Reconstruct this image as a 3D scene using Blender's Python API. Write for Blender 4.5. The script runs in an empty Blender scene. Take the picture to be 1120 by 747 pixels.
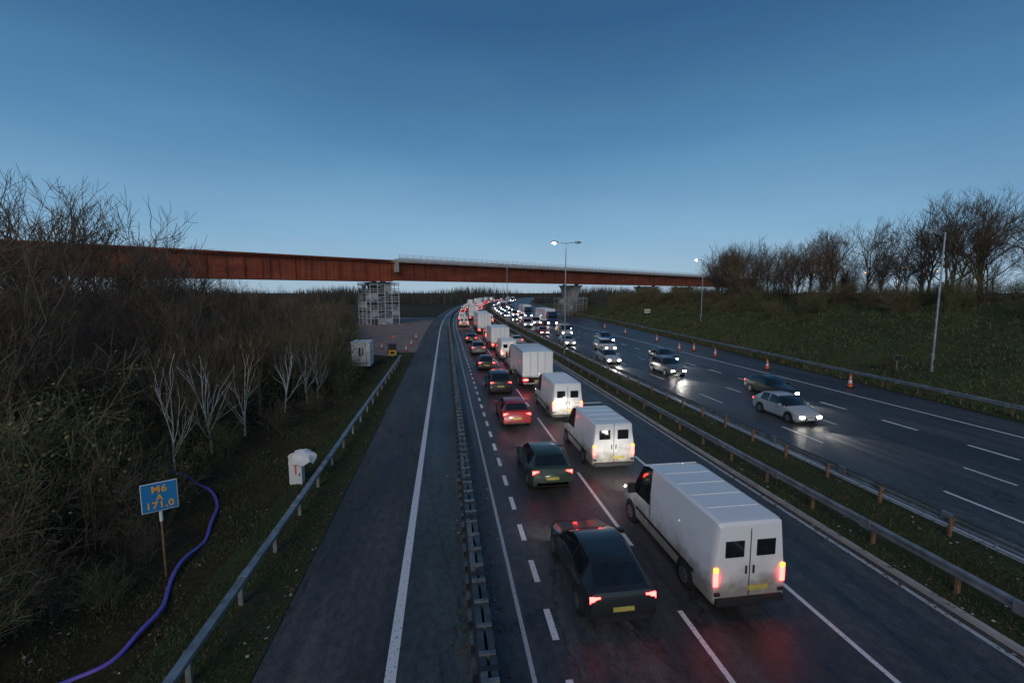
import bpy, math, random
import numpy as np
from mathutils import Vector, Matrix
random.seed(7); np.random.seed(7)
S=bpy.context.scene
COL=S.collection
# ---------------------------------------------------------------- helpers
def nmat(name):
    m=bpy.data.materials.new(name); m.use_nodes=True
    nt=m.node_tree; b=nt.nodes['Principled BSDF']
    return m,nt,b
def simple(name,col,rough=.6,metal=0,em=None,es=0,var=.25,scale=6,bump=0,coat=0):
    m,nt,b=nmat(name)
    b.inputs['Roughness'].default_value=rough; b.inputs['Metallic'].default_value=metal
    if coat: b.inputs['Coat Weight'].default_value=coat
    if em:
        b.inputs['Base Color'].default_value=(*col,1)
        b.inputs['Emission Color'].default_value=(*em,1); b.inputs['Emission Strength'].default_value=es
        return m
    g=nt.nodes.new('ShaderNodeTexCoord'); n=nt.nodes.new('ShaderNodeTexNoise')
    n.inputs['Scale'].default_value=scale; n.inputs['Detail'].default_value=6
    nt.links.new(g.outputs['Object'],n.inputs['Vector'])
    r=nt.nodes.new('ShaderNodeValToRGB')
    r.color_ramp.elements[0].position=.3; r.color_ramp.elements[1].position=.7
    r.color_ramp.elements[0].color=(*[c*(1-var) for c in col],1)
    r.color_ramp.elements[1].color=(*[min(1,c*(1+var)) for c in col],1)
    nt.links.new(n.outputs['Fac'],r.inputs['Fac']); nt.links.new(r.outputs['Color'],b.inputs['Base Color'])
    if bump:
        bp=nt.nodes.new('ShaderNodeBump'); bp.inputs['Strength'].default_value=bump
        nt.links.new(n.outputs['Fac'],bp.inputs['Height']); nt.links.new(bp.outputs['Normal'],b.inputs['Normal'])
    return m
def posnode(nt,scale):
    g=nt.nodes.new('ShaderNodeNewGeometry'); mp=nt.nodes.new('ShaderNodeMapping')
    mp.inputs['Scale'].default_value=scale
    nt.links.new(g.outputs['Position'],mp.inputs['Vector']); return mp
def noise(nt,scale3,sc,detail=6,rough=.6):
    mp=posnode(nt,scale3); n=nt.nodes.new('ShaderNodeTexNoise')
    n.inputs['Scale'].default_value=sc; n.inputs['Detail'].default_value=detail; n.inputs['Roughness'].default_value=rough
    nt.links.new(mp.outputs[0],n.inputs['Vector']); return n
def ramp(nt,src,stops):
    r=nt.nodes.new('ShaderNodeValToRGB'); e=r.color_ramp.elements
    while len(e)<len(stops): e.new(.5)
    for i,(p,c) in enumerate(stops):
        e[i].position=p; e[i].color=(*c,1) if len(c)==3 else c
    nt.links.new(src,r.inputs['Fac']); return r
def mix(nt,a,b,fac,mode='MULTIPLY'):
    m=nt.nodes.new('ShaderNodeMixRGB'); m.blend_type=mode
    if isinstance(fac,(int,float)): m.inputs[0].default_value=fac
    else: nt.links.new(fac,m.inputs[0])
    for i,s in ((1,a),(2,b)):
        if isinstance(s,tuple): m.inputs[i].default_value=(*s,1)
        else: nt.links.new(s,m.inputs[i])
    return m
def asphalt(name,c0,c1,r0=.3,r1=.6):
    m,nt,b=nmat(name)
    big=noise(nt,(1.6,.05,1),1.2,5); patch=noise(nt,(.35,.1,1),.8,4); fine=noise(nt,(1,1,1),30,3,.8); fine2=noise(nt,(1,.6,1),5,5,.75)
    a=ramp(nt,big.outputs['Fac'],[(.35,c0),(.65,c1)])
    f=ramp(nt,fine.outputs['Fac'],[(.3,(.4,.4,.4)),(.7,(1.6,1.6,1.6))])
    f2=ramp(nt,fine2.outputs['Fac'],[(.32,(.5,.5,.5)),(.68,(1.45,1.45,1.45))])
    x=mix(nt,a.outputs[0],f.outputs[0],.9); y=mix(nt,x.outputs[0],f2.outputs[0],.9)
    p=ramp(nt,patch.outputs['Fac'],[(.42,(.72,.72,.72)),(.58,(1.2,1.2,1.2))])
    z=mix(nt,y.outputs[0],p.outputs[0],1)
    cr=nt.nodes.new('ShaderNodeTexVoronoi'); cr.feature='DISTANCE_TO_EDGE'; cr.inputs['Scale'].default_value=.5
    mp=posnode(nt,(.6,.12,1)); nz=noise(nt,(1,1,1),2.0,3)
    ad=nt.nodes.new('ShaderNodeMixRGB'); ad.blend_type='ADD'; ad.inputs[0].default_value=.25
    nt.links.new(mp.outputs[0],ad.inputs[1]); nt.links.new(nz.outputs['Color'],ad.inputs[2]); nt.links.new(ad.outputs[0],cr.inputs['Vector'])
    ck=ramp(nt,cr.outputs['Distance'],[(0,(.3,.3,.3)),(.010,(1,1,1))])
    z2=mix(nt,z.outputs[0],ck.outputs[0],.8)
    nt.links.new(z2.outputs[0],b.inputs['Base Color'])
    rr=ramp(nt,big.outputs['Fac'],[(.35,(r0,)*3),(.65,(r1,)*3)])
    nt.links.new(rr.outputs[0],b.inputs['Roughness'])
    bp=nt.nodes.new('ShaderNodeBump'); bp.inputs['Strength'].default_value=.35; bp.inputs['Distance'].default_value=.015
    nt.links.new(fine.outputs['Fac'],bp.inputs['Height']); nt.links.new(bp.outputs['Normal'],b.inputs['Normal'])
    return m
def paintmat(name,col,base=(.05,.055,.06)):
    m,nt,b=nmat(name)
    n=noise(nt,(1,1,1),14,6,.7)
    r=ramp(nt,n.outputs['Fac'],[(.33,base),(.45,col)])
    nt.links.new(r.outputs[0],b.inputs['Base Color']); b.inputs['Roughness'].default_value=.5
    return m
def groundmat(name,stops,sc=.6,fine=8):
    m,nt,b=nmat(name)
    n=noise(nt,(1,1,1),sc,8,.65); f=noise(nt,(1,1,1),fine,5,.75)
    a=ramp(nt,n.outputs['Fac'],stops)
    g=ramp(nt,f.outputs['Fac'],[(.3,(.45,.45,.45)),(.7,(1.4,1.4,1.4))])
    x=mix(nt,a.outputs[0],g.outputs[0],1); nt.links.new(x.outputs[0],b.inputs['Base Color'])
    b.inputs['Roughness'].default_value=.95
    b.inputs['Specular IOR Level'].default_value=.15
    bp=nt.nodes.new('ShaderNodeBump'); bp.inputs['Strength'].default_value=.8; bp.inputs['Distance'].default_value=.1
    nt.links.new(f.outputs['Fac'],bp.inputs['Height']); nt.links.new(bp.outputs['Normal'],b.inputs['Normal'])
    return m

class MB:
    def __init__(s): s.v=[];s.f=[];s.m=[];s.mats=[]
    def mi(s,mat):
        if mat not in s.mats: s.mats.append(mat)
        return s.mats.index(mat)
    def add(s,vs,fs,mat):
        o=len(s.v); s.v+= [tuple(v) for v in vs]; i=s.mi(mat)
        for f in fs: s.f.append(tuple(o+k for k in f)); s.m.append(i)
    def box(s,c,d,mat,rz=0,M=None):
        x,y,z=[k/2 for k in d]; vs=[]
        for a in (-1,1):
            for b in (-1,1):
                for e in (-1,1):
                    v=Vector((a*x,b*y,e*z))
                    if rz: v=Matrix.Rotation(rz,3,'Z')@v
                    if M: v=M@v
                    vs.append((v.x+c[0],v.y+c[1],v.z+c[2]))
        s.add(vs,[(0,1,3,2),(4,6,7,5),(0,4,5,1),(2,3,7,6),(0,2,6,4),(1,5,7,3)],mat)
    def tube(s,pts,rad,n,mat,cap=True):
        pts=[Vector(p) for p in pts]; vs=[];fs=[]
        if not hasattr(rad,'__len__'): rad=[rad]*len(pts)
        for i,p in enumerate(pts):
            d=(pts[min(i+1,len(pts)-1)]-pts[max(i-1,0)]).normalized()
            a=d.orthogonal().normalized() if abs(d.z)>.9 else d.cross(Vector((0,0,1))).normalized()
            if abs(d.z)>.9: a=(Vector((1,0,0))-d*d.x).normalized()
            b=d.cross(a)
            for k in range(n):
                t=2*math.pi*k/n; vs.append(p+(a*math.cos(t)+b*math.sin(t))*rad[i])
        for i in range(len(pts)-1):
            for k in range(n):
                k2=(k+1)%n; fs.append((i*n+k,i*n+k2,(i+1)*n+k2,(i+1)*n+k))
        if cap and n>3:
            fs.append(tuple(range(n-1,-1,-1))); fs.append(tuple((len(pts)-1)*n+k for k in range(n)))
        s.add(vs,fs,mat)
    def mesh(s,name,smooth=None):
        me=bpy.data.meshes.new(name); me.from_pydata(s.v,[],s.f)
        for m in s.mats: me.materials.append(m)
        me.polygons.foreach_set('material_index',s.m)
        if smooth:
            me.polygons.foreach_set('use_smooth',[True]*len(s.f)); me.update()
            me.set_sharp_from_angle(angle=math.radians(smooth))
        me.update(); return me
    def obj(s,name,smooth=None,loc=(0,0,0)):
        o=bpy.data.objects.new(name,s.mesh(name,smooth)); o.location=loc; COL.objects.link(o); return o
def inst(name,me,loc,rz=0,sc=1,parent=None):
    o=bpy.data.objects.new(name,me); o.location=loc; o.rotation_euler=(0,0,rz)
    o.scale=(sc,sc,sc) if not hasattr(sc,'__len__') else sc
    COL.objects.link(o)
    if parent: o.parent=parent
    return o
def empty(name,loc=(0,0,0)):
    o=bpy.data.objects.new(name,None); o.location=loc; COL.objects.link(o); return o

# ---------------------------------------------------------------- layout functions
def cv(y):
    if y<90: return 0
    if y<700: return (y-90)**2/3000
    return 610**2/3000+(y-700)*2*610/3000
def cd(y):
    return 0 if y<90 else (y-90)/1500
def Xo(y): return 34.9+.08*(min(max(y,20),120)-20)
def sm(t): t=min(1,max(0,t)); return t*t*(3-2*t)
def gz(x,y):
    u=x-cv(y); n=.12*math.sin(x*.7+y*.31)+.09*math.sin(y*.83-x*.4)
    if u<-6:
        k=sm((62-y)/12); k=k if y<62 else 0
        far=sm((-u-40)/60)
        return -.03+k*(-min(1.2,(-6-u)*.07)+n*sm((-6-u)/3))+far*1.0
    uo=Xo(y)+2
    if u>uo:
        t=min(1,(u-uo)/20); t=t*.55+.45*sm(t); fade=1-.85*sm((y-130)/110)
        n2=.35*math.sin(x*.33+y*.21+1)*math.sin(y*.17-x*.11)
        return -.03+7.4*t*fade+(n*1.8+n2)*sm((u-uo)/6)
    return -.03

# ---------------------------------------------------------------- materials
M_as=asphalt('asphalt',(.042,.044,.047),(.080,.083,.088),.38,.62)
M_as_sh=asphalt('asphalt_shoulder',(.046,.044,.043),(.086,.084,.082),.5,.8)
M_as_s2=asphalt('asphalt_blue',(.052,.062,.064),(.080,.095,.097),.42,.65)
M_as_r=asphalt('asphalt_right',(.042,.044,.048),(.076,.080,.087),.38,.6)
M_white=paintmat('road_paint_white',(.78,.79,.80))
M_thin=paintmat('road_paint_worn',(.5,.52,.53))
M_gnd=groundmat('ground_mat',[(.3,(.035,.028,.018)),(.5,(.055,.046,.022)),(.7,(.065,.07,.028))],.35,6)
M_bank=groundmat('bank_mat',[(.3,(.075,.07,.034)),(.5,(.07,.085,.032)),(.62,(.09,.105,.04)),(.75,(.12,.11,.055))],.16,3)
M_verge=groundmat('verge_mat',[(.3,(.085,.07,.048)),(.5,(.055,.068,.027)),(.7,(.08,.10,.035))],.9,10)
M_gravel=groundmat('gravel_mat',[(.3,(.27,.20,.18)),(.7,(.42,.34,.32))],.4,14)
M_steel=simple('galvanised_steel',(.36,.38,.40),.4,.7,var=.3,scale=5)
M_rail_l=simple('rail_painted_steel',(.28,.30,.31),.45,.5,var=.35,scale=3)
M_post=simple('rusty_post',(.22,.12,.065),.8,var=.4,scale=8)
M_dark=simple('dark_plastic',(.02,.02,.022),.6)
M_tyre=simple('tyre_rubber',(.015,.015,.015),.85)
M_hub=simple('wheel_rim',(.35,.36,.38),.35,.8)
M_glass=simple('vehicle_glass',(.012,.015,.018),.06,coat=.5)
M_tail=simple('tail_lamp',(.4,.01,.01),.3,em=(1,.03,.025),es=24)
M_head=simple('head_lamp',(.8,.8,.8),.3,em=(1,.93,.8),es=60)
M_amber=simple('amber_lamp',(.8,.4,.05),.3,em=(1,.32,.04),es=4)
M_sodium=simple('sodium_lamp',(.8,.4,.05),.3,em=(1,.45,.1),es=8)
M_lampw=simple('lamp_white',(.8,.8,.8),.3,em=(1,.95,.85),es=110)
M_conc=simple('concrete',(.38,.37,.35),.85,var=.2,scale=.8,bump=.1)
M_concd=simple('concrete_dark',(.17,.165,.16),.85,var=.3,scale=.8,bump=.1)  # darker concrete tone so the scaffold tubes stand out against the pier
M_barrier=simple('barrier_steel',(.075,.085,.09),.45,.4,var=.45,scale=3)
M_barrier2=simple('barrier_foot',(.17,.19,.20),.5,.4,var=.45,scale=4)
M_wplate=simple('white_panel',(.72,.73,.74),.5,var=.08,scale=2)
M_scaf=simple('scaffold_tube',(.66,.67,.68),.5,.2,var=.2)
M_scafg=simple('scaffold_tube_grey',(.36,.37,.38),.5,.3,var=.2)
M_sheet=simple('scaffold_sheet',(.48,.51,.53),.7,var=.3,scale=.7)
M_board=simple('scaffold_board',(.5,.47,.42),.8)

def rustmat(name,k):
    m,nt,b=nmat(name)
    n=noise(nt,(.12,.12,.5),1.2,8,.65); st=noise(nt,(1.2,1.2,.05),1.5,5)
    a=ramp(nt,n.outputs['Fac'],[(.3,(.20*k,.042*k,.018*k)),(.55,(.32*k,.074*k,.03*k)),(.75,(.40*k,.12*k,.055*k))])
    s=ramp(nt,st.outputs['Fac'],[(.35,(.6,.55,.55)),(.6,(1.05,1.05,1.05))])
    x=mix(nt,a.outputs[0],s.outputs[0],1); nt.links.new(x.outputs[0],b.inputs['Base Color'])
    b.inputs['Roughness'].default_value=.75; return m
M_rust=rustmat('weathering_steel',1.05); M_rust2=rustmat('weathering_steel_dark',.8)
M_bark=simple('bark',(.085,.068,.05),.9,var=.45,scale=3)
M_bark2=simple('bark_mossy',(.14,.13,.06),.9,var=.45,scale=2)
M_twig=simple('twig_brown',(.145,.105,.068),.9,var=.45,scale=.7)
M_btwig=simple('twig_dark',(.085,.062,.042),.9,var=.4,scale=1)
M_birch=simple('birch_bark',(.58,.56,.5),.8,var=.4,scale=4)
M_leaf=simple('scrub_leaf',(.12,.13,.045),.8,var=.5,scale=.6)
M_ivy=simple('dark_leaf',(.06,.08,.03),.7,var=.5,scale=.6)

# ---------------------------------------------------------------- ground
def ys_list():
    a=list(np.arange(-20,150,2.0))+list(np.arange(150,400,8.0))+list(np.arange(400,1200,40.0))+[1200,1600,2200,3200,5000]
    return a
def xs_list():
    a=[-4000,-2000,-1000,-500,-300,-200,-150,-110,-80,-65,-55]+list(np.arange(-46,-5,1.5))+[-4.5,0,6,12,18,24,30,33]+list(np.arange(35,72,1.5))+[75,80,90,105,130,170,230,320,500,900,1800,4000]
    return a
xs=xs_list(); ys=ys_list()
V=[];F=[]
for y in ys:
    for x in xs: V.append((x+cv(y),y,gz(x+cv(y),y)))
nx=len(xs);MI=[]
for j in range(len(ys)-1):
    for i in range(nx-1): F.append((j*nx+i,j*nx+i+1,(j+1)*nx+i+1,(j+1)*nx+i)); MI.append(1 if 33<=xs[i]<62 and ys[j]<400 else 0)
me=bpy.data.meshes.new('ground'); me.from_pydata(V,[],F); me.materials.append(M_gnd); me.materials.append(M_bank); me.polygons.foreach_set('material_index',MI)
me.polygons.foreach_set('use_smooth',[True]*len(F)); o=bpy.data.objects.new('ground',me); COL.objects.link(o)

def yseq(y0,y1):
    r=[y0];y=y0
    while y<y1:
        y+=6 if y<200 else 15
        r.append(min(y,y1))
    return r
def strip(mb,a,b,z,y0,y1,mat,zb=None):
    fa=a if callable(a) else (lambda y:a); fb=b if callable(b) else (lambda y:b)
    vs=[];fs=[]
    Y=yseq(y0,y1)
    for y in Y:
        vs.append((fa(y)+cv(y),y,z)); vs.append((fb(y)+cv(y),y,z if zb is None else zb))
    for i in range(len(Y)-1): fs.append((2*i,2*i+1,2*i+3,2*i+2))
    mb.add(vs,fs,mat)
mb=MB()
strip(mb,-4.1,-1.3,0,-15,1100,M_as_sh); strip(mb,-1.3,.9,0,-15,1100,M_as_s2); strip(mb,.9,12.55,0,-15,1100,M_as)
mb.obj('northbound_carriageway_road')
mb=MB(); strip(mb,16.8,27.2,0,-15,1100,M_as_r); strip(mb,27.2,lambda y:Xo(y),0,-15,1100,M_as)
mb.obj('southbound_carriageway_road')
# median
mb=MB()
prof=[(12.55,.0),(12.56,.11),(12.68,.12),(12.69,.10),(13.4,.16),(14.7,.24),(16,.16),(16.64,.11),(16.65,.12),(16.79,.11),(16.8,0)]
for i in range(len(prof)-1):
    (a,za),(b,zb)=prof[i],prof[i+1]
    strip(mb,a,b,za,-15,1100,M_conc if (b<12.7 or a>16.6) else M_verge,zb)
mb.obj('median_verge')
mb=MB(); strip(mb,-6.6,-4.1,.03,-15,62,M_verge,.03)
strip(mb,-4.1,-4.095,.03,-15,62,M_verge,0.0)
strip(mb,lambda y:Xo(y),lambda y:Xo(y)+2.2,.03,-15,1100,M_verge); mb.obj('grass_verge')
mb=MB(); strip(mb,lambda y:-4.1-sm((y-56)/10)*(10+.14*(y-56)),-4.1,.012,56,150,M_gravel); mb.obj('works_compound_gravel')

# ---------------------------------------------------------------- markings
mb=MB()
def dashes(mb,u,w,L,G,y0,y1,mat,z=.006):
    y=y0
    while y<y1:
        a=cv(y);b=cv(y+L)
        mb.add([(u-w/2+a,y,z),(u+w/2+a,y,z),(u+w/2+b,y+L,z),(u-w/2+b,y+L,z)],[(0,1,2,3)],mat); y+=L+G
strip(mb,-1.38,-1.14,.006,-12,900,M_white)
strip(mb,1.66,1.76,.006,-12,900,M_thin)
dashes(mb,2.42,.16,1.05,1.1,5.2,400,M_white)
dashes(mb,5.75,.13,6,3,4,600,M_white); dashes(mb,9.12,.13,6,3,5.6,600,M_white)
strip(mb,12.2,12.34,.006,-12,900,M_thin)
strip(mb,17.05,17.2,.006,-12,900,M_thin)
dashes(mb,19.9,.15,3,6,3,600,M_white); dashes(mb,23.5,.13,2,7,6,600,M_white)
dashes(mb,27.2,.2,2.2,2.6,3,400,M_white); 
strip(mb,31.5,31.7,.006,-12,900,M_white)
mb.obj('road_markings')

# ---------------------------------------------------------------- guard rails
def guard(name,uf,y0,y1,z,face,pmat,bmat,post=2.4,kind='w'):
    mb=MB()
    prof=[(0,.155),(.03,.12),(.075,.1),(.075,.05),(.02,.02),(.02,-.02),(.075,-.05),(.075,-.1),(.03,-.12),(0,-.155)]
    if kind=='box': prof=[(-.1,-.05),(-.1,.06),(.1,.06),(.1,-.05),(-.1,-.05)]
    Y=list(np.arange(y0,y1,4.0)); vs=[];fs=[]
    n=len(prof)
    for y in Y:
        zz=z+.012*math.sin(y*1.3); xx=.015*math.sin(y*.9)
        for p in prof: vs.append((uf(y)+cv(y)+face*p[0]+xx,y,zz+p[1]))
    for i in range(len(Y)-1):
        for k in range(n-1): fs.append((i*n+k,i*n+k+1,(i+1)*n+k+1,(i+1)*n+k))
    mb.add(vs,fs,bmat)
    for y in np.arange(y0+1,min(y1,260),post):
        x=uf(y)+cv(y)-face*.06
        mb.box((x,y,z/2),(.11,.07,z+.12),pmat)
        mb.box((x+face*.05,y,z),(.05,.1,.12),M_steel)
    for y in np.arange(y0+2,min(y1,120),4.0):
        mb.box((uf(y)+cv(y)+face*.04,y,z),(.1,.32,.3),bmat) if kind=='w' else mb.box((uf(y)+cv(y),y,z+.005),(.216,.3,.125),bmat)
    return mb.obj(name)
guard('crash_barrier',lambda y:-5.25,-6,55,.7,1,M_rail_l,M_rail_l,2.4,'box')
guard('crash_barrier',lambda y:13.15,-6,600,.72,-1,M_post,M_rail_l)
guard('crash_barrier',lambda y:16.1,-6,600,.72,1,M_post,M_rail_l)
guard('crash_barrier',lambda y:Xo(y)+.9,-6,600,.72,-1,M_post,M_rail_l,3.2)
# temporary steel works barrier
mb=MB(); u=.72
y=-4.0
while y<400:
    L=3.0 if y<150 else 9; c=cv(y+L/2); xc=u+c
    mb.box((xc,y+L/2,.05),(.56,L-.03,.1),M_barrier2)
    mb.box((xc,y+L/2,.13),(.4,L-.06,.07),M_barrier)
    mb.box((xc-.09,y+L/2,.42),(.05,L-.1,.54),M_barrier); mb.box((xc+.09,y+L/2,.42),(.05,L-.1,.54),M_barrier)
    mb.box((xc-.1,y+L/2,.76),(.14,L-.02,.16),M_barrier2 if int(y)%2 else M_barrier); mb.box((xc+.1,y+L/2,.76),(.14,L-.02,.16),M_barrier)
    if y<120:
        for k in range(4):
            mb.box((xc,y+.35+k*.78,.78),(.34,.09,.2),M_barrier2)
            mb.box((xc-.24,y+.5+k*.78,.13),(.09,.22,.09),M_dark); mb.box((xc+.24,y+.5+k*.78,.13),(.09,.22,.09),M_dark)
        mb.box((xc,y,.6),(.42,.12,.5),M_dark)
    y+=L
mb.obj('temporary_steel_barrier')

# ---------------------------------------------------------------- lamp columns
def lamp(name,x,y,z,h,arms,lit,rz=0,lm=None):
    mb=MB()
    mb.tube([(0,0,0),(0,0,1.6)],.13,12,M_steel); mb.tube([(0,0,1.6),(0,0,h-.3),(0,0,h)],[.1,.06,.055],12,M_steel)
    mb.box((0,-.13,.9),(.14,.02,.5),M_dark)
    for s in arms:
        mb.tube([(0,0,h-.1),(s*.5,0,h+.02),(s*1.2,0,h+.08)],.035,8,M_steel)
        mb.tube([(s*1.1,0,h+.08),(s*1.25,0,h+.1),(s*1.75,0,h+.1),(s*1.95,0,h+.06)],[.06,.13,.14,.06],10,M_steel)
        if s in lit: mb.tube([(s*1.3,0,h+.02),(s*1.5,0,h-.05),(s*1.75,0,h+.02)],[.1,.15,.09],10,lm or M_lampw)
        else: mb.tube([(s*1.3,0,h+.03),(s*1.5,0,h-.02),(s*1.75,0,h+.03)],[.08,.11,.07],10,M_wplate)
    o=mb.obj(name,40,(x,y,z)); o.rotation_euler=(0,0,rz); return o
lamp('street_lamp',14.9,55.8,.2,13.9,(-1,1),(-1,))
lamp('street_lamp',13.9,103,.2,13.9,(-1,1),())
lamp('street_lamp',17,160,.2,13.9,(-1,1),(-1,1))
lamp('street_lamp',29,230,.2,13.9,(-1,1),())
lamp('street_lamp',42.0,33.6,gz(42,33.6)-.1,12,(-1,),())
lamp('street_lamp',49,82,gz(49,82)-.1,12,(-1,),(-1,))
for x,y in ((104,118),(112,108),(118,96),(124,92),(96,84),(120,130)):
    lamp('street_lamp',x,y,gz(x,y)-.1,6,(-1,1),(-1,1),.4,M_sodium)

# ---------------------------------------------------------------- viaduct
P1=Vector((-13,117,0)); dr=Vector((.822,.569,0)); nr=Vector((.569,-.822,0))  # nr faces camera
ang=math.atan2(dr.y,dr.x)
def bx(mb,s,w,z,ls,lw,lz,mat): # s along, w toward camera
    p=P1+dr*s+nr*w; mb.box((p.x,p.y,z),(ls,lw,lz),mat,rz=ang)
mb=MB()
# girders
bx(mb,-70,0,13.1,140,.12,4.6,M_rust); bx(mb,-70,.3,15.44,140,.9,.12,M_rust); bx(mb,-70,.25,10.76,140,1.0,.12,M_rust)
bx(mb,120,.25,13.2,240,.12,4.1,M_rust2); bx(mb,120,.45,15.3,240,.9,.12,M_rust2); bx(mb,120,.45,11.1,240,1.0,.12,M_rust)
bx(mb,120,-9,13.2,240,.12,4.1,M_rust2); bx(mb,-70,-9,13.1,140,.12,4.6,M_rust)
for s in np.arange(-138,240,3.2):
    bx(mb,s,(.2 if s<0 else .45),13.1,.06,.28,4.3 if s<0 else 3.9,M_rust if s<0 else M_rust2)
for s in (-96,-62,-28,0,36,72,108,144,180,216): bx(mb,s,.36,13.1,.5,.14,4.3 if s<=0 else 3.8,M_rust2)
bx(mb,-69,-4.5,15.8,138,11,.3,M_rust)
bx(mb,120.6,-4.4,15.68,239,12.2,.55,M_conc)
# parapet railing
for z in (16.3,16.75,17.2): bx(mb,120.6,1.6,z,239,.07,.09,M_scaf)
for s in np.arange(1.3,240,2.0): bx(mb,s,1.6,16.6,.09,.09,1.3,M_scaf)
bx(mb,120.6,1.5,16.25,239,.05,.6,M_wplate)
bx(mb,.8,.9,14.6,.7,1.2,3.2,M_conc)
for s in np.arange(6,238,6.5): bx(mb,s,-4.4,14.9,.3,8.4,1.0,M_rust)
mb.obj('weathering_steel_viaduct')
def pier(name,s,w=7,mat=None):
    mb=MB(); p=P1+dr*s+nr*(-4.4)
    vs=[]
    for z,hw,hd in ((-.1,w*.30,.8),(6,w*.34,.8),(9.6,w*.5,1.0),(10.6,w*.62,1.1)):
        for a,b in ((-1,-1),(1,-1),(1,1),(-1,1)):
            q=p+nr*(a*hw)+dr*(b*hd*1.6); vs.append((q.x,q.y,z))
    fs=[]
    for i in range(3):
        for k in range(4): fs.append((i*4+k,i*4+(k+1)%4,i*4+4+(k+1)%4,i*4+4+k))
    fs.append((12,13,14,15)); mb.add(vs,fs,mat or M_conc)
    for a in (-1,1):
        q=p+nr*(a*w*.4); mb.box((q.x,q.y,10.8),(1,1,.4),M_dark,rz=ang)
    return mb.obj(name)
pier('concrete_bridge_pier',-1.5,6,M_concd); pier('concrete_bridge_pier',74,7,M_conc); pier('concrete_bridge_pier',126,9); pier('concrete_bridge_pier',160,9); pier('concrete_bridge_pier',-50)
def scaffold(name,s,Ls,Lw,H,wc=-3.4,mt=None,shp=.22):
    mt=mt or M_scaf
    mb=MB(); nS=int(Ls/1.9); nW=int(Lw/2.0); nz=int(H/1.9)
    def P(a,b,z): 
        q=P1+dr*(s-Ls/2+a)+nr*(wc-Lw/2+b); return (q.x,q.y,z)
    for i in range(nS+1):
        for j in range(nW+1):
            if 1<i<nS-1 and 1<j<nW-1: continue
            mb.tube([P(i*Ls/nS,j*Lw/nW,0),P(i*Ls/nS,j*Lw/nW,H+random.uniform(-.1,.5))],.085,5,mt)
    for k in range(1,nz+1):
        z=k*H/nz-.3
        for zz in (z,z+.55,z+1.05 if k<nz else z+.25):
            for j in (0,nW): mb.tube([P(-.2,j*Lw/nW,zz),P(Ls+.2,j*Lw/nW,zz)],.06,5,mt)
            for i in (0,nS): mb.tube([P(i*Ls/nS,-.2,zz),P(i*Ls/nS,Lw+.2,zz)],.06,5,mt)
        q=P1+dr*s+nr*(wc+Lw/2-.5); mb.box((q.x,q.y,z-.05),(Ls,1.0,.16),M_board,rz=ang)
        q=P1+dr*(s-Ls/2+.5)+nr*wc; mb.box((q.x,q.y,z-.04),(1.0,Lw,.15),M_board,rz=ang)
        q=P1+dr*(s+Ls/2-.5)+nr*wc; mb.box((q.x,q.y,z-.045),(1.0,Lw,.15),M_board,rz=ang)
        for i in range(nS):
            if random.random()<shp:
                q=P1+dr*(s-Ls/2+(i+.5)*Ls/nS)+nr*(wc+Lw/2-.12); mb.box((q.x,q.y,z-.9),(Ls/nS*.9,.03,random.choice((1.4,1.6))),M_sheet,rz=ang)
        for j in range(nW):
            if random.random()<shp:
                q=P1+dr*(s-Ls/2+.12)+nr*(wc-Lw/2+(j+.5)*Lw/nW); mb.box((q.x,q.y,z-.9),(.03,Lw/nW*.9,1.5),M_sheet,rz=ang)
    for k in range(nz):
        a,b=(0,Ls) if k%2 else (Ls,0)
        mb.tube([P(a,Lw+.1,k*H/nz),P(b,Lw+.1,(k+1)*H/nz)],.06,5,mt)
        a,b=(0,Lw) if k%2 else (Lw,0)
        mb.tube([P(-.1,a,k*H/nz),P(-.1,b,(k+1)*H/nz)],.06,5,mt)
    return mb.obj(name)
scaffold('scaffold_tower',-2,7.6,6.6,10.2,shp=.35); scaffold('scaffold_tower',73,10,7,6,-3.4,M_scafg,.15)

# ---------------------------------------------------------------- vehicles
def loft(mb,st,paint,glass):
    rings=[]
    for (y,zb,zm,zt,wb,wt,fl) in st:
        h=[(wb*.9,zb),(wb*.99,zb+.12),(wb,(zb+zm)/2+.05),(wb*.965,zm),(wt,zt-.05),(wt-.09,zt)]
        rings.append([(-a,y,b) for a,b in h]+[(a,y,b) for a,b in reversed(h)])
    n=12
    vs=[p for r in rings for p in r]; o=len(mb.v); mb.v+=vs
    ip=mb.mi(paint); ig=mb.mi(glass); idk=mb.mi(M_dark)
    for i in range(len(st)-1):
        fl=st[i][6]
        for k in range(n):
            k2=(k+1)%n
            mat=ip
            if k==11: mat=idk
            if 's' in fl and k in (3,7): mat=ig
            if 't' in fl and k in (4,5,6): mat=ig
            mb.f.append((o+i*n+k,o+(i+1)*n+k,o+(i+1)*n+k2,o+i*n+k2)); mb.m.append(mat)
    mb.f.append(tuple(o+k for k in range(n))); mb.m.append(ip)
    mb.f.append(tuple(o+(len(st)-1)*n+k for k in reversed(range(n)))); mb.m.append(ip)
def wheel(mb,x,y,r,w,side):
    mb.tube([(x-side*.2,y,r+.02),(x+side*.004,y,r+.02)],r+.07,20,M_dark)
    mb.tube([(x-side*.15,y,r),(x+side*.012,y,r),(x+side*.03,y,r)],[r,r,r*.9],20,M_tyre)
    mb.tube([(x,y,r),(x+side*.038,y,r)],r*.62,14,M_hub)
    for k in range(5):
        a=k*2*math.pi/5; mb.box((x+side*.04,y+math.cos(a)*r*.33,r+math.sin(a)*r*.33),(.006,.05,.05),M_dark)
def fin(mb,name):
    return mb.mesh(name,28)
simple_plate_y=simple('number_plate_yellow',(.5,.42,.1),.5)
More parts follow.
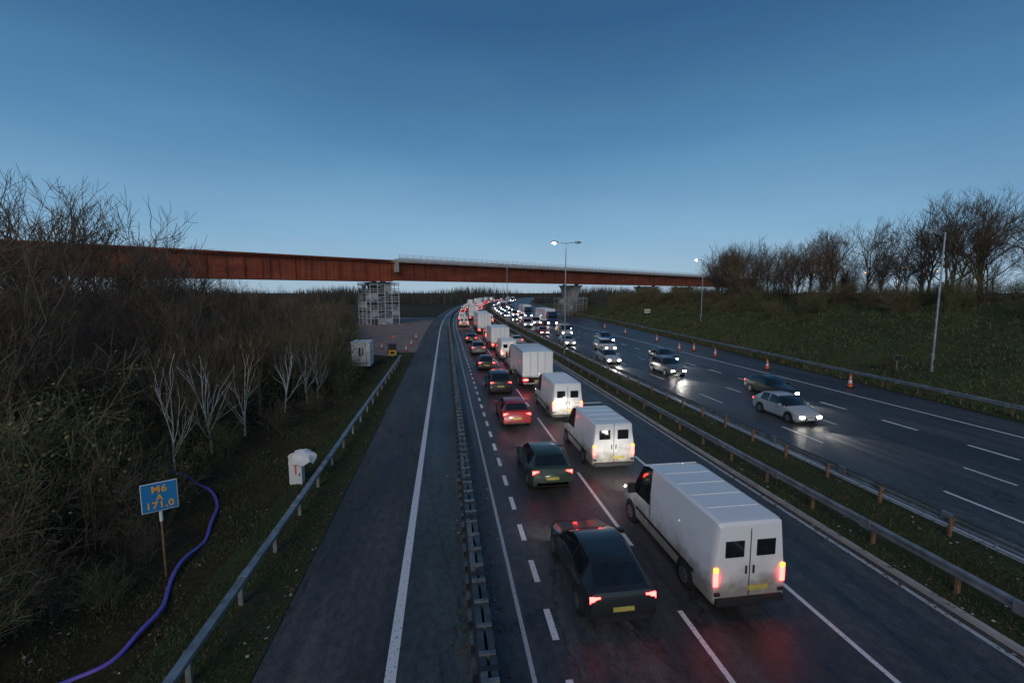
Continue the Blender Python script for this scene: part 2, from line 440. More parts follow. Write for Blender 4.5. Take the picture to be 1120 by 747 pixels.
def car(paint,kind='hatch'):
    mb=MB(); w=.88
    if kind=='hatch':
        st=[(0,.3,.5,.56,.72,.62,''),(.05,.26,.56,.64,.78,.68,''),(.14,.22,.63,.72,.83,.74,''),(.5,.2,.75,.84,w,.78,''),(1.15,.2,.88,.95,w,.78,'t'),(1.3,.2,.91,1.03,w,.75,'ts'),(1.65,.2,.92,1.27,w,.68,'ts'),(2.0,.2,.93,1.42,w,.62,'s'),(2.3,.2,.94,1.47,w,.62,'s'),(2.6,.2,.94,1.48,w,.62,''),(2.68,.2,.94,1.48,w,.62,'s'),(3.1,.2,.95,1.46,w,.61,'s'),(3.4,.2,.96,1.42,w,.6,''),(3.55,.2,.97,1.37,w,.6,'t'),(3.98,.22,.98,1.06,.87,.7,''),(4.1,.25,.9,.98,.86,.74,''),(4.18,.32,.75,.8,.8,.7,'')]; L=4.18; wy=(.8,3.35)
    elif kind=='suv':
        st=[(0,.35,.6,.68,.72,.62,''),(.05,.3,.68,.78,.8,.7,''),(.14,.28,.77,.88,.86,.8,''),(.5,.26,.9,1.0,.93,.82,''),(1.2,.26,1.02,1.1,.93,.82,'t'),(1.4,.26,1.05,1.2,.93,.78,'ts'),(1.9,.26,1.06,1.6,.93,.68,'s'),(2.2,.26,1.07,1.68,.93,.68,'s'),(2.65,.26,1.08,1.7,.93,.68,''),(2.75,.26,1.08,1.7,.93,.68,'s'),(4.0,.26,1.1,1.66,.93,.66,''),(4.1,.26,1.1,1.62,.93,.66,'t'),(4.42,.28,1.1,1.2,.91,.74,''),(4.55,.32,1.0,1.08,.88,.76,''),(4.6,.38,.88,.94,.84,.74,'')]; L=4.6; wy=(.9,3.7)
    st=[(L/2-a[0],)+a[1:] for a in st]
    loft(mb,st,paint,M_glass)
    for y in wy:
        for s in (-1,1): wheel(mb,s*(w+(0 if kind=='hatch' else .05)),L/2-y,.32 if kind=='hatch' else .36,.2,s)
    zr=.84 if kind=='hatch' else .98
    for s in (-1,1):
        mb.box((s*.69,-L/2+.11,zr),(.25,.16,.14),M_tail)
        mb.box((s*.57,L/2-.07,.51 if kind=='hatch' else .63),(.30,.17,.11),M_head)
        mb.box((s*(w+.1),L/2-1.45,1.0),(.2,.12,.13),paint)
        mb.box((s*(w*.985),L/2-2.62,.62),(.012,.015,.5),M_dark)
    mb.box((0,-L/2-.005,.6 if kind=='hatch' else .72),(.52,.03,.11),simple_plate_y)
    mb.box((0,-L/2+.05,.36),(1.3,.1,.14),M_dark)
    mb.box((0,L/2-.0,.42),(.8,.05,.16),M_dark); mb.box((0,L/2+.02,.42),(.5,.02,.11),M_wplate)
    return fin(mb,'car')
def van(paint,L=5.9,H=2.45):
    mb=MB(); w=1.0
    st=[(0,.35,.6,.68,.8,.70,''),(.14,.28,.85,.98,.92,.82,''),(.85,.26,1.12,1.25,w,.86,'t'),(1.05,.26,1.15,1.45,w,.88,'ts'),(1.6,.26,1.18,H-.18,w,.84,'s'),(2.0,.26,1.2,H-.04,w,.86,'s'),(2.35,.26,1.2,H,w,.87,''),(L-.2,.28,1.25,H,w,.87,''),(L-.06,.3,1.25,H-.03,.99,.85,''),(L,.34,1.25,H-.1,.96,.81,'')]
    st=[(L/2-a[0],)+a[1:] for a in st]; loft(mb,st,paint,M_glass)
    for y in (1.0,L-1.25):
        for s in (-1,1): wheel(mb,s*w,L/2-y,.35,.2,s)
    for s in (-1,1):
        mb.box((s*.9,-L/2-.01,1.0),(.11,.05,.34),M_tail); mb.box((s*.9,-L/2-.01,1.24),(.11,.05,.1),M_amber)
        mb.box((s*.72,L/2-.14,.80),(.28,.16,.17),M_head); mb.box((s*(w+.13),L/2-1.3,1.35),(.22,.12,.32),M_dark)
        mb.box((s*.42,-L/2-.006,1.75),(.5,.02,.42),M_glass)
        mb.box((s*(w+.004),-.3,.72),(.012,L*.62,.1),M_dark)
        mb.box((s*.1,-L/2-.02,1.2),(.04,.03,.2),M_dark)
        mb.box((s*.86,-L/2-.03,.62),(.14,.04,.08),M_dark)
        mb.box((s*(w-.008),L/2-2.45,1.1),(.012,.02,1.3),M_dark)
    mb.box((0,-L/2-.004,1.3),(.018,.02,1.9),M_dark)
    mb.box((0,-L/2-.04,.42),(1.8,.12,.16),M_dark); mb.box((.25,-L/2-.02,.72),(.52,.03,.12),simple_plate_y)
    mb.box((0,L/2-.0,.5),(1.3,.05,.25),M_dark)
    for k in range(5): mb.box((0,-L/2+.8+k*.75,H+.006),(1.45,.05,.02),paint)
    return fin(mb,'white_panel_van')
def lorry(paint,cabp,L=13.4,H=3.95,artic=True):
    mb=MB(); w=1.25
    yb=-L/2
    mb.box((0,0,(1.15+H)/2),(2*w,L,H-1.15),paint)
    for s in (-1,1):
        mb.box((s*w,0,H-.03),(.05,L+.02,.08),M_steel); mb.box((s*w,0,1.17),(.05,L+.02,.12),M_steel)
        for k in range(int(L/1.2)): mb.box((s*(w+.004),yb+.8+k*1.2,(1.2+H)/2),(.012,.03,H-1.35),M_steel)
        mb.box((s*(w-.06),-1,.85),(.04,L*.4,.35),M_dark)
    mb.box((0,yb-.012,(1.2+H)/2),(.03,.02,H-1.3),M_dark); mb.box((0,yb-.01,1.17),(2.5,.05,.12),M_steel)
    mb.box((0,0,1.0),(.9,L,.25),M_dark)
    ywh=[yb+1.6,yb+2.9,yb+4.2] if artic else [yb+2.2]
    for y in ywh:
        for s in (-1,1): wheel(mb,s*(w-.03),y,.48,.3,s)
    for s in (-1,1):
        mb.box((s*1.0,yb-.03,.9),(.4,.06,.16),M_tail)
        mb.box((s*.6,yb-.02,(1.2+H)/2),(.03,.03,H-1.4),M_steel)
    mb.box((0,yb+.1,.6),(2.3,.1,.12),M_steel); mb.box((0,yb-.01,.78),(.52,.03,.12),simple_plate_y)
    yc=L/2+.5
    st=[(2.3,.4,1.7,2.9,1.18,1.1,'t'),(2.05,.35,1.75,3.3,1.24,1.1,'s'),(1.0,.35,1.75,3.45,1.24,1.12,''),(0,.6,1.75,3.5,1.24,1.12,'')]
    if not artic: st=[(a[0],a[1],a[2]*.9,a[3]*.82,a[4],a[5],a[6]) for a in st]
    st=[(yc+a[0],)+a[1:] for a in st]; loft(mb,st,cabp,M_glass)
    zc=2.2 if artic else 1.85
    mb.box((0,yc+2.27,zc),(2.0,.12,.9),M_glass); mb.box((0,yc+2.31,1.1),(1.7,.05,.5),M_dark)
    for s in (-1,1):
        wheel(mb,s*1.22,yc+1.3,.48,.3,s); mb.box((s*.95,yc+2.3,.75),(.32,.1,.18),M_head); mb.box((s*1.4,yc+2.0,zc-.1),(.15,.15,.75),M_dark)
        if artic: wheel(mb,s*1.22,yc-1.6,.48,.3,s)
    return fin(mb,'lorry')
def pm(n,c,r=.3): return simple(n,c,r,0.0,var=.1,scale=1.5,coat=.5)
def dirty_white(n):
    m,nt,b=nmat(n)
    tc=nt.nodes.new('ShaderNodeTexCoord'); sp=nt.nodes.new('ShaderNodeSeparateXYZ'); nt.links.new(tc.outputs['Object'],sp.inputs[0])
    nz=nt.nodes.new('ShaderNodeTexNoise'); nz.inputs['Scale'].default_value=2.5; nz.inputs['Detail'].default_value=8; nt.links.new(tc.outputs['Object'],nz.inputs[0])
    ma=nt.nodes.new('ShaderNodeMath'); ma.operation='MULTIPLY_ADD'; nt.links.new(nz.outputs['Fac'],ma.inputs[0]); ma.inputs[1].default_value=-1.3; nt.links.new(sp.outputs[2],ma.inputs[2])
    r=ramp(nt,ma.outputs[0],[(0,(.30,.28,.25)),(.45,(.68,.69,.68)),(1,(.80,.82,.83))])
    nt.links.new(r.outputs[0],b.inputs['Base Color']); b.inputs['Roughness'].default_value=.38; b.inputs['Coat Weight'].default_value=.3
    return m
Pw=dirty_white('paint_white'); Pk=pm('paint_black',(.02,.021,.023)); Pg=pm('paint_grey',(.12,.13,.14)); Ps=pm('paint_silver',(.42,.44,.46))
Pr=pm('paint_red',(.35,.02,.02)); Pb=pm('paint_blue',(.03,.07,.2)); Pgr=pm('paint_green',(.03,.05,.035))
VAN=van(Pw); VAN2=van(Pw,5.3,2.25); VANG=van(Ps,5.2,2.2); BOX=lorry(Pw,Pw,6.2,3.2,False); ART=lorry(Pw,Pb); 
CARS={'k':car(Pk),'g':car(Pg,'suv'),'s':car(Ps),'r':car(Pr),'b':car(Pb,'suv'),'gr':car(Pgr),'w':car(Pw,'suv'),'kg':car(Pk,'suv')}
def place(me,name,u,y,south=False,beam=0):
    x=u+cv(y); a=-math.atan(cd(y))+(math.pi if south else 0)
    o=inst(name,me,(x,y,0.002),a)
    if beam:
        l=bpy.data.lights.new('headlamp_beam','SPOT'); l.energy=beam; l.spot_size=math.radians(70); l.spot_blend=.9; l.shadow_soft_size=.15; l.color=(1,.94,.85)
        q=bpy.data.objects.new('headlamp_beam',l); COL.objects.link(q); q.parent=o; q.location=(0,2.6,.75) if 'van' not in name else (0,3.2,.8); q.rotation_euler=(math.radians(80),0,0)
    return o
# northbound traffic (driving away)
for me,n,u,y,bm in [(CARS['k'],'car',4.05,11.6,0),(CARS['gr'],'car',4.15,19.2,250),(CARS['r'],'car',4.1,28,0),(CARS['kg'],'car',4.2,37,0),(CARS['k'],'car',4.1,48,0),(CARS['g'],'car',4.1,60,0),(CARS['k'],'car',4.0,74,0),
    (VAN,'white_panel_van',7.35,12.6,300),(VAN2,'white_panel_van',7.3,21.4,300),(VAN,'white_panel_van',7.4,29.8,0),(BOX,'box_lorry',7.4,39.2,0),(CARS['w'],'car',7.4,48.5,0),(VAN,'white_panel_van',7.3,55.5,0),(BOX,'box_lorry',7.4,65,0),(VAN2,'white_panel_van',7.4,77,0),(ART,'articulated_lorry',7.4,94,0),
    (CARS['s'],'car',10.8,70,0),(CARS['w'],'car',10.8,88,0)]:
    place(me,n,u,y,False,bm)
rng=random.Random(3)
for ln,u in enumerate((4.1,7.4,10.8)):
    y=108+ln*5
    while y<480:
        r=rng.random()
        if r<.2 and ln<2: me,n,l=ART,'articulated_lorry',24
        elif r<.5: me,n,l=VAN,'white_panel_van',12
        else: me,n,l=CARS[rng.choice('ksgrwb')],'car',11
        place(me,n,u,y); y+=l+rng.uniform(2,16)
# southbound traffic (towards the camera)
for me,n,u,y,bm in [(CARS['s'],'car',21.7,26,450),(CARS['k'],'car',25.3,32,450),(CARS['g'],'car',21.7,42,500),(CARS['s'],'car',18.5,50,500),(CARS['k'],'car',25.3,50,500),(CARS['w'],'car',21.7,60,0),(CARS['b'],'car',25.3,70,0),(CARS['s'],'car',18.5,68,0),(VANG,'panel_van',21.7,82,0),(CARS['r'],'car',18.5,86,0),(CARS['k'],'car',25.3,94,0)]:
    place(me,n,u,y,True,bm)
for ln,u in enumerate((18.5,21.7,25.3)):
    y=104+ln*6
    while y<480:
        r=rng.random()
        if r<.12 and ln>0: me,n,l=ART,'articulated_lorry',24
        elif r<.3: me,n,l=VANG,'panel_van',12
        else: me,n,l=CARS[rng.choice('ksgrwb')],'car',11
        place(me,n,u,y,True); y+=l+rng.uniform(2,14)

# ---------------------------------------------------------------- street furniture
M_orange=simple('cone_orange',(.75,.12,.03),.6,var=.1)
def cone_mesh():
    mb=MB(); mb.box((0,0,.04),(.46,.46,.08),M_dark)
    seg=[(.08,.17),(.35,.13),(.36,.129),(.58,.095),(.59,.094),(.72,.07),(.8,.06),(1.0,.03)]
    for i in range(len(seg)-1):
        mb.tube([(0,0,seg[i][0]),(0,0,seg[i+1][0])],[seg[i][1],seg[i+1][1]],14,M_wplate if i in (2,5) else M_orange)
    return mb.mesh('traffic_cone',40)
CM=cone_mesh()
for x,y in ((33.8,33.4),(33.2,42.7),(33.5,52.5),(33.8,58),(34.2,70),(34.5,84),(31.9,58.5),(35,97)): inst('traffic_cone',CM,(x,y,.003),random.random(),1.15)
# driver location sign
M_blue=simple('sign_blue',(.02,.20,.46),.4,var=.05); M_yel=simple('sign_yellow',(.85,.42,.08),.4,var=.02); M_sgw=simple('sign_white',(.7,.75,.75),.4,var=.03)
def sign():
    root=empty('driver_location_sign',(-8.15,13.75,gz(-8.2,13.7))); z=2.45
    mb=MB(); mb.tube([(0,.05,-.1),(0,.05,z+.3)],.03,10,M_post); mb.tube([(.0,.05,1.7),(.0,.05,2.0)],.042,10,M_wplate)
    mb.box((0,.0,z),(.84,.02,.84),M_sgw); mb.box((0,-.014,z),(.80,.012,.80),M_blue)
    p=mb.obj('panel_and_post'); p.parent=root
    for t,zz,sz in (('M6',z+.14,.27),('A',z-.09,.23),('171.0',z-.32,.27)):
        c=bpy.data.curves.new('lettering','FONT'); c.body=t; c.size=sz; c.align_x='CENTER'; c.extrude=.004; c.offset=.007; c.space_character=1.1
        c.materials.append(M_yel); q=bpy.data.objects.new('lettering',c); COL.objects.link(q); q.parent=root
        q.location=(0,-.026,zz); q.rotation_euler=(math.pi/2,0,0)
    root.rotation_euler=(0,0,math.radians(30))
sign()
# covered roadside cabinet
mb=MB(); mb.box((0,0,.55),(.5,.4,1.1),M_wplate); mb.box((0,-.205,.55),(.4,.015,.85),M_sgw); mb.box((.02,-.215,.72),(.07,.01,.4),M_orange); mb.box((.16,-.215,.5),(.04,.012,.12),M_dark)
N=14;vs=[];fs=[]
for j in range(6):
    t=j/5*math.pi/2
    for k in range(N):
        a=k*2*math.pi/N; r=(.55*math.cos(t))*(1+.14*math.sin(k*2.7+j)); vs.append((r*math.cos(a)+.25,r*.75*math.sin(a),1.1+.38*math.sin(t)*(1+.12*math.sin(k*1.9+j))-(.2*abs(math.sin(k*1.3)) if j==0 else 0)))
for j in range(5):
    for k in range(N): fs.append((j*N+k,j*N+(k+1)%N,(j+1)*N+(k+1)%N,(j+1)*N+k))
fs.append(tuple(range(N))); mb.add(vs,fs,M_wplate)
mb.obj('covered_roadside_cabinet',35,(-6.3,19.6,-.05))
# site welfare cabin
mb=MB(); mb.box((0,0,1.45),(1.9,2.4,2.5),M_wplate); mb.box((0,0,2.74),(2.0,2.5,.1),M_sgw); mb.box((0,0,.12),(1.7,2.2,.2),M_dark)
mb.box((-.1,-1.21,1.75),(.22,.02,.9),M_dark); mb.box((.2,-1.21,1.75),(.12,.02,.9),M_dark); mb.box((.55,-1.215,1.1),(.03,.02,1.6),M_dark); mb.box((0,-1.21,.5),(1.7,.02,.06),M_dark)
mb.obj('site_welfare_cabin',None,(-9.0,51,0))
# warning board and generator
mb=MB(); mb.tube([(-.25,.1,0),(-.25,.1,1.1)],.03,6,M_dark); mb.tube([(.25,.1,0),(.25,.1,1.1)],.03,6,M_dark)
mb.box((0,.06,.9),(.9,.03,.6),simple('board_amber',(.8,.42,.03),.5,var=.05)); mb.box((0,.04,.9),(.5,.02,.3),M_dark); mb.obj('roadworks_warning_board',None,(-6.3,55,0))
mb=MB(); mb.box((0,0,.75),(1.0,.8,1.1),M_dark); mb.tube([(-.5,0,.25),(-.62,0,.25)],.25,14,M_tyre); mb.tube([(.5,0,.25),(.62,0,.25)],.25,14,M_tyre); mb.tube([(.2,0,1.3),(.2,0,2.2)],.05,8,M_steel); mb.box((.2,0,2.25),(.35,.2,.3),M_orange)
mb.obj('site_generator',None,(-7,61,0))
for x,y in ((-5.4,63),(-5.2,70),(-5.1,80),(-9,66),(-12,72)): inst('traffic_cone',CM,(x,y,.02))
# signs on the bank
mb=MB(); mb.tube([(0,.05,0),(0,.05,1.4)],.04,8,M_steel); mb.box((0,0,1.1),(.8,.03,.5),M_barrier2); mb.box((0,-.02,1.1),(.7,.01,.4),M_dark); mb.obj('roadside_sign',None,(41.2,36,gz(41.2,36)))
mb=MB(); mb.tube([(0,.05,0),(0,.05,1.8)],.05,8,M_steel); mb.box((0,0,1.5),(1.5,.03,.9),M_sgw); mb.box((0,-.02,1.5),(1.3,.01,.2),M_dark); mb.obj('roadside_sign',None,(50,108,gz(50,108)))
# purple cable duct
M_purp=simple('purple_duct',(.17,.12,.55),.35,var=.15)
pp=[(-9.2,9.4),(-8.2,10.1),(-7.5,10.5),(-7.35,11.2),(-7.3,12.0),(-7.8,13.3),(-8.0,14.3),(-8.05,15.6),(-8.4,16.8),(-9.0,18.6),(-10.1,20.1),(-12.4,22.7),(-15.9,25.4),(-19.9,28.4)]
P=[]
for i in range(len(pp)-1):
    p0=pp[max(i-1,0)];p1=pp[i];p2=pp[i+1];p3=pp[min(i+2,len(pp)-1)]
    for k in range(6):
        t=k/6; f=lambda a,b,c,d:.5*((2*b)+(-a+c)*t+(2*a-5*b+4*c-d)*t*t+(-a+3*b-3*c+d)*t**3)
        x=f(p0[0],p1[0],p2[0],p3[0]); y=f(p0[1],p1[1],p2[1],p3[1]); P.append((x,y,gz(x,y)+.1+.06*math.sin(y*2.3)))
mb=MB(); mb.tube(P,.055,10,M_purp); mb.obj('purple_cable_duct',60)

# ---------------------------------------------------------------- trees
def treemesh(name,seed,H,bark,twig,spread=.55,depth=5,lean=0,trunkfrac=.3,r0=.16,k0=7,rmin=.010,up=.14):
    R=random.Random(seed); mb=MB()
    def grow(p,d,L,r,lv):
        n=3 if lv<depth else 2; pts=[p];rd=[r]; q=p.copy(); dd=d.copy()
        for i in range(n):
            dd=(dd+Vector((R.uniform(-1,1),R.uniform(-1,1),R.uniform(-.5,.9)))*(.10+.05*lv)).normalized(); q=q+dd*L/n
            pts.append(q.copy()); rd.append(max(r*(1-.45*(i+1)/n),rmin*(.6 if (lv==depth and i==n-1) else 1)))
        mb.tube(pts,rd,7 if lv==0 else (5 if lv==1 else 3),bark if lv<3 else twig,cap=False)
        if lv>=depth: return
        k=R.choice((3,3,4))
        if lv==0: k=k0
        for j in range(k):
            t=R.uniform(.35,1) if j else 1.0
            if lv==0 and j: t=R.uniform(.3,1)
            ix=min(int(t*n),n-1); b=pts[ix].lerp(pts[ix+1],t*n-ix) if t<1 else pts[-1]
            az=R.uniform(0,2*math.pi); tilt=R.uniform(.35,1.0)*spread*(1.5 if j else .4)
            a=dd.orthogonal().normalized(); a=Matrix.Rotation(az,3,dd)@a
            nd=(dd*math.cos(tilt)+a*math.sin(tilt)+Vector((0,0,up))).normalized()
            grow(b,nd,L*R.uniform(.58,.8),max(r*R.uniform(.45,.62),rmin),lv+1)
    grow(Vector((0,0,-.2)),Vector((lean,0,1)).normalized(),H*trunkfrac*1.25,r0,0)
    zmax=max(v[2] for v in mb.v); s=H/zmax
    mb.v=[(a*s,b*s,c*s) for a,b,c in mb.v]
    return mb.mesh(name)
T=[treemesh('bare_tree',s,10,M_bark if s%2 else M_bark2,M_twig if s%2 else M_btwig,.58+.05*(s%3),5,trunkfrac=.28+.04*(s%2),r0=.17,up=.08) for s in range(5)]
TL=[treemesh('bare_tree',60+s,10,M_bark,M_btwig,.62,5,trunkfrac=.36,k0=6,r0=.15,rmin=.012,up=.12) for s in range(4)]
BT=[treemesh('birch_tree',20+s,10,M_birch,M_twig,.42,4,trunkfrac=.46,r0=.12,lean=.15*s) for s in range(2)]
def bushmesh(name,seed,H,mat,leaf,nl,stems=26,rad=1.4):
    R=random.Random(seed); mb=MB(); tips=[]
    def grow(p,d,L,r,lv):
        pts=[p];rd=[r];q=p.copy();dd=d.copy()
        for i in range(3):
            dd=(dd+Vector((R.uniform(-1,1),R.uniform(-1,1),R.uniform(-.6,.6)))*.2).normalized(); q=q+dd*L/3; pts.append(q.copy()); rd.append(max(.007,r*(1-.3*(i+1))))
        mb.tube(pts,rd,3,mat,cap=False); tips.extend(pts[1:])
        if lv<2:
            for j in range(5 if lv==0 else 4):
                t=R.choice(pts[1:]); a=Matrix.Rotation(R.uniform(0,6.28),3,dd)@dd.orthogonal().normalized()
                grow(t,(dd+a*R.uniform(.5,1.1)).normalized(),L*R.uniform(.35,.6),max(r*.5,.007),lv+1)
    for _ in range(stems):
        a=R.uniform(0,6.28); rr=rad*math.sqrt(R.random())*.7; p=Vector((rr*math.cos(a),rr*math.sin(a),-.2))
        grow(p,Vector((math.cos(a)*rr*.35,math.sin(a)*rr*.35,1)).normalized(),H*R.uniform(.45,.75),.022,0)
    for _ in range(nl):
        c=R.choice(tips)+Vector((R.gauss(0,.12),R.gauss(0,.12),R.gauss(0,.12))); z=R.uniform(.02,.05)
        a=Vector((R.uniform(-1,1),R.uniform(-1,1),R.uniform(-1,1))).normalized()*z; b=a.orthogonal().normalized()*z
        mb.add([c-a,c+b,c+a,c-b],[(0,1,2,3)],leaf)
    return mb.mesh(name)
B=[bushmesh('scrub',40+s,4,M_twig if s%2 else M_bark2,M_leaf if s!=2 else M_ivy,[1300,400,2600,900][s]) for s in range(4)]
R=random.Random(11)
def lin(x,pts):
    if x<=pts[0][0]: return pts[0][1]
    for (a,va),(b,vb) in zip(pts,pts[1:]):
        if x<=b: return va+(vb-va)*(x-a)/(b-a)
    return pts[-1][1]
def xb(y):
    if y<24: return -13.5
    if y<40: return -13.5+ (y-24)/16*4.5
    return -(9+(y-40)*.17)
thk=empty('roadside_thicket')
for _ in range(260):
    y=R.uniform(6,100); x=xb(y)-abs(R.gauss(0,1))*9*(1 if y<60 else .8)-R.uniform(0,2)
    if x<-42: continue
    if math.degrees(math.atan2(x,y))<-58: continue
    inst('scrub',R.choice(B),(x,y,gz(x,y)),R.uniform(0,6.3),R.uniform(.7,1.5),thk)
def htree(x,y):
    a=math.degrees(math.atan2(x,y))
    Z=math.cos(math.radians(8.3))*y+math.sin(math.radians(8.3))*x
    t=lin(a,[(-50,.27),(-40,.26),(-36,.245),(-31,.17),(-27,.09),(-22,.035),(-12,-.005)])
    big=R.random()<.3
    return max(5.5,(8.0-gz(x,y))+Z*t*(R.uniform(.9,1.1) if big else R.uniform(.05,.5))-(0 if big else R.uniform(0,1)))
n=0; pts=[]
for _ in range(6000):
    if n>=115: break
    if n<48: y=R.uniform(16,50); x=-R.uniform(15,42)
    else: y=R.uniform(30,108); x=xb(y)-1.5-R.random()**1.3*30
    a=math.degrees(math.atan2(x,y))
    if a<-50 or x<-50 or (n<48 and a>-24) or x>xb(y)-1: continue
    if any((x-p)**2+(y-q)**2<6 for p,q in pts): continue
    pts.append((x,y)); h=htree(x,y)
    inst('bare_tree',R.choice(T+TL[:1]),(x,y,gz(x,y)-.1),R.uniform(0,6.3),(h/10*R.uniform(.8,1.1),h/10*R.uniform(.8,1.1),h/10)); n+=1
for x,y,h,i in ((-12.4,25.5,7.6,0),(-11.8,28,7,1),(-11.2,33,6.8,0),(-13.2,23.6,7.4,1),(-10.3,38,6.3,1),(-10.6,36,6.3,0)):
    inst('birch_tree',BT[i],(x,y,gz(x,y)-.1),R.uniform(0,6.3),(h/10,h/10,h/10))
for x,y,s in ((-9.9,8.2,.4),(-11,10.6,.75),(-10.2,12,.5),(-12.2,13,.9),(-9.6,14.8,.4),(-12.3,16.4,.9),(-10.6,17.2,.6),(-13.2,19.4,1),(-11.6,20.6,.6),(-9.0,12.6,.33),(-11.6,24.5,.6),(-9.9,28,.5),(-9.2,33,.5),(-8.5,38,.55),(-8.5,44,.6),(-12.5,9.3,1.0),(-14,12,1.1),(-14.5,15.5,1.1),(-13,7.6,1)):
    inst('scrub',R.choice((B[1],B[0],B[3],B[2])),(x,y,gz(x,y)),R.uniform(0,6.3),s,thk)
# right bank woodland
rt=empty('bank_scrub')
n=0; pts=[]
for _ in range(5000):
    if n>=125: break
    y=R.uniform(14,120); x=57+R.random()**1.2*17+max(0,y-80)*.1
    if x/y<.625: continue
    if any((x-p)**2+(y-q)**2<7 for p,q in pts): continue
    pts.append((x,y)); Z=.989*y+.145*x
    a=math.degrees(math.atan2(x,y))
    big=R.random()<.35
    h=max(5,(8+Z*lin(a,[(32,.095),(36,.12),(42,.145),(48,.165),(52,.215),(57,.24)])*(R.uniform(.88,1.1) if big else R.uniform(.35,.8)))-gz(x,y))
    inst('bare_tree',R.choice(T[:3]+TL*2),(x,y,gz(x,y)-.1),R.uniform(0,6.3),(h/10*R.uniform(.8,1.1),h/10*R.uniform(.8,1.1),h/10)); n+=1
for _ in range(160):
    y=R.uniform(12,150); x=57.5+R.gauss(0,2.6)+max(0,(y-80))*.06
    inst('scrub',R.choice(B),(x,y,gz(x,y)),R.uniform(0,6.3),R.uniform(.45,.95),rt)
for _ in range(50):
    y=R.uniform(125,230); x=56+cv(y)+R.gauss(0,8)
    inst('scrub',R.choice(B),(x,y,gz(x,y)),R.uniform(0,6.3),R.uniform(.5,.9),rt)
for _ in range(110):
    y=R.uniform(20,150); x=Xo(y)+4+R.random()**.6*17; s=R.uniform(.12,.45)
    inst('scrub',R.choice((B[0],B[3],B[2])),(x,y,gz(x,y)),R.uniform(0,6.3),(s*1.4,s*1.4,s),rt)
# distant treeline
mb=MB(); 
M_far=simple('distant_twigs',(.045,.045,.04),.9,var=.4,scale=.05)
for _ in range(16000):
    a=R.uniform(-1.05,1.2); D=R.choice((330,420,560,700,800))*R.uniform(.95,1.05)
    x=math.sin(a)*D; y=math.cos(a)*D
    u=x-cv(y)
    if -12<u<46 and y<780: continue
    h=D*.012*(1+.5*math.sin(a*23)+.3*math.sin(a*61+D))+R.uniform(1,7)
    w=R.uniform(.15,.7); lx=R.gauss(0,1.3)
    mb.add([(x-w,y,-.5),(x+w,y,-.5),(x+lx,y+R.gauss(0,1),max(2,h))],[(0,1,2)],M_far)
mb.obj('distant_treeline')

# ---------------------------------------------------------------- grass and litter
def blades(name,n,fx,mats,h0,h1,w=.012):
    mb=MB(); R2=random.Random(len(name))
    for _ in range(n):
        x,y,z=fx(R2); a=R2.uniform(0,6.28); h=R2.uniform(h0,h1)*(1 if R2.random()<.9 else 1.5); ww=w*R2.uniform(.7,1.6)*(1+y*.03)
        dx,dy=math.cos(a)*ww,math.sin(a)*ww; lx,ly=R2.gauss(0,.5)*h,R2.gauss(0,.5)*h
        mb.add([(x-dx,y-dy,z-.01),(x+dx,y+dy,z-.01),(x+lx,y+ly,z+h)],[(0,1,2)],R2.choice(mats))
    return mb.obj(name)
G1=simple('grass_green',(.06,.09,.028),.8,var=.3,scale=.5); G2=simple('grass_straw',(.14,.12,.06),.85,var=.3,scale=.5); G3=simple('grass_dark',(.04,.058,.02),.85,var=.3,scale=.5)
G4=simple('bank_grass',(.085,.10,.04),.85,var=.3,scale=.5)
def clump(R2,x,y): 
    return math.sin(x*2.1+math.sin(y*.7)*2)+math.sin(y*1.3+x)>(-.3+R2.gauss(0,.5))
def f1(R2):
    while True:
        y=5+R2.random()**1.6*60; x=R2.uniform(13.0,16.3) 
        if clump(R2,x,y): return x,y,.1+.13*(1-abs(x-14.7)/2)
def f2(R2):
    while True:
        y=5+R2.random()**1.5*52; x=-4.3-R2.random()**.8*5.5
        if clump(R2,x,y): return x,y,(.03 if x>-6.6 else gz(x,y))
def f3(R2):
    y=15+R2.random()*130; x=Xo(y)+.3+R2.random()*22
    return x,y,max(.03,gz(x,y)) if x<Xo(y)+2.2 else gz(x,y)
blades('median_grass',30000,f1,[G1,G2,G3,G1],.04,.12,.008)
blades('verge_grass_blades',38000,f2,[G1,G2,G3,G3],.03,.11,.008)
blades('bank_grass_blades',40000,f3,[G1,G4,G4,G3,G2],.12,.35,.025)
# leaf litter and debris
L1=simple('dead_leaf',(.12,.075,.04),.9,var=.4,scale=1); L2=simple('litter_pale',(.45,.43,.4),.8)
mb=MB()
for _ in range(13000):
    r=R.random()
    if r<.45: y=6+R.random()**1.3*40; x=-6-R.random()*12; z=gz(x,y)+.02
    elif r<.75: y=5+R.random()**1.3*50; x=R.choice((-4.2,-4.5,12.35,12.45,12.9,16.6,1.2,.35))+R.gauss(0,.16); z=.012 if x<12.5 and x>-4.1 else (.05 if x<0 else .16)
    else: y=5+R.random()*50; x=R.uniform(12.7,16.6); z=.2
    s=R.uniform(.015,.05); a=R.uniform(0,6.28); c,d=math.cos(a)*s,math.sin(a)*s
    mb.add([(x-c,y-d,z),(x+d,y-c,z+.01),(x+c,y+d,z+.015),(x-d,y+c,z)],[(0,1,2,3)],L2 if R.random()<.08 else L1)
mb.obj('leaf_litter')
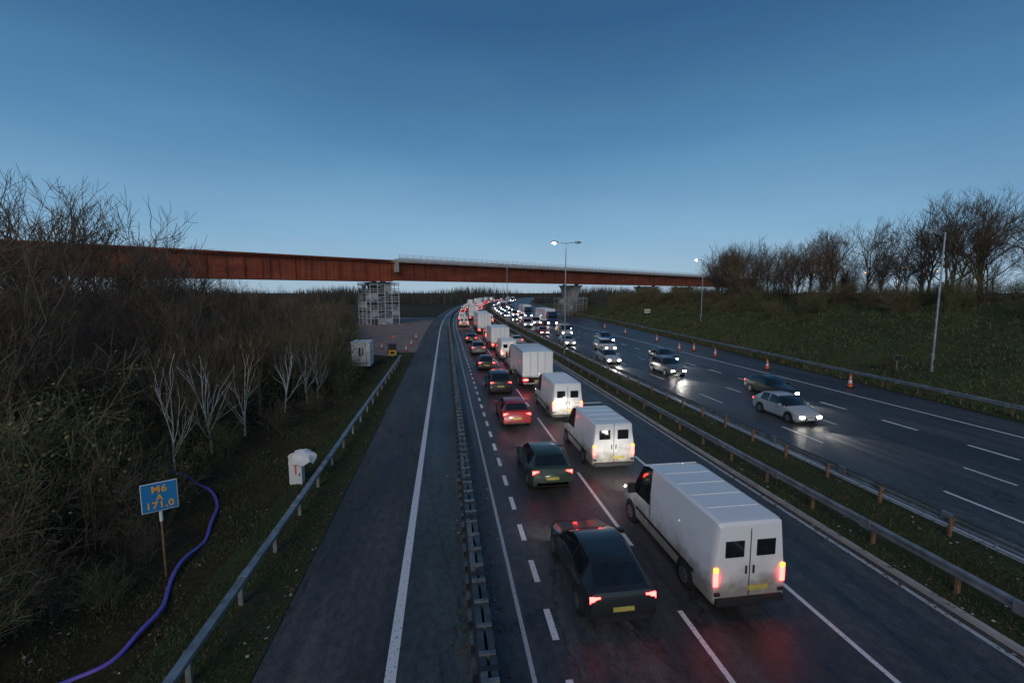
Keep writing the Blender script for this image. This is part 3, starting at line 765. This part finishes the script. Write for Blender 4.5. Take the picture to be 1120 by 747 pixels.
# rocks by the thicket
mb=MB()
for cx,cy,s in ((-9.7,9.3,.35),(-9.2,9.0,.25),(-10.3,9.7,.3)):
    vs=[]
    for j in range(5):
        for k in range(8):
            t=j/4*math.pi; a=k*math.pi/4; r=s*math.sin(t)*(1+.25*math.sin(k*3+j*2+cx)); vs.append((cx+r*math.cos(a),cy+r*math.sin(a),gz(cx,cy)+s*.6*math.cos(t)+.1))
    mb.add(vs,[(j*8+k,j*8+(k+1)%8,(j+1)*8+(k+1)%8,(j+1)*8+k) for j in range(4) for k in range(8)],M_conc)
mb.obj('rubble_stones')

# ---------------------------------------------------------------- sky and light
W=bpy.data.worlds.new("World"); S.world=W; W.use_nodes=True; nt=W.node_tree
bg=nt.nodes['Background']
sky=nt.nodes.new('ShaderNodeTexSky'); sky.sky_type='NISHITA'; sky.sun_disc=False
SE=math.radians(6); SR=math.radians(200)
sky.sun_elevation=SE; sky.sun_rotation=SR; 
tc=nt.nodes.new('ShaderNodeTexCoord'); sp=nt.nodes.new('ShaderNodeSeparateXYZ'); nt.links.new(tc.outputs['Generated'],sp.inputs[0])
r=nt.nodes.new('ShaderNodeValToRGB'); e=r.color_ramp.elements
stops=[(0,(.38,.51,.63)),(.04,(.33,.50,.66)),(.12,(.21,.41,.62)),(.28,(.09,.245,.45)),(.48,(.03,.115,.26)),(1,(.02,.065,.15))]
while len(e)<len(stops): e.new(.5)
for i,(p,c) in enumerate(stops): e[i].position=p; e[i].color=(*c,1)
nt.links.new(sp.outputs[2],r.inputs[0])
# faint high cloud
mp=nt.nodes.new('ShaderNodeMapping'); mp.inputs['Scale'].default_value=(1,1,4); nt.links.new(tc.outputs['Generated'],mp.inputs[0])
nz=nt.nodes.new('ShaderNodeTexNoise'); nz.inputs['Scale'].default_value=1.6; nz.inputs['Detail'].default_value=4; nt.links.new(mp.outputs[0],nz.inputs[0])
cr=ramp(nt,nz.outputs['Fac'],[(.3,(.86,.89,.92)),(.7,(1.12,1.09,1.06))])
m1=mix(nt,r.outputs[0],cr.outputs[0],1)
sk=mix(nt,sky.outputs[0],(.08,.08,.08),1)
m2=mix(nt,m1.outputs[0],sk.outputs[0],.06,'MIX')
nt.links.new(m2.outputs[0],bg.inputs[0]); bg.inputs[1].default_value=1
sl=bpy.data.lights.new('sun','SUN'); sl.energy=1.0; sl.angle=math.radians(35); sl.color=(1,.83,.68)
so=bpy.data.objects.new('sun',sl); COL.objects.link(so)
sd=Vector((math.sin(math.radians(200))*math.cos(math.radians(28)),math.cos(math.radians(200))*math.cos(math.radians(28)),math.sin(math.radians(28))))
so.rotation_euler=sd.to_track_quat('Z','Y').to_euler()

cam=bpy.data.cameras.new('camera'); co=bpy.data.objects.new('camera',cam); COL.objects.link(co)
cam.lens=16; cam.sensor_width=36; cam.clip_end=8000
co.location=(0,0,8.0); co.rotation_euler=(math.radians(90-6.13),0,math.radians(-8.3))
S.camera=co
S.view_settings.view_transform='Standard'; S.view_settings.look='None'; S.view_settings.exposure=0
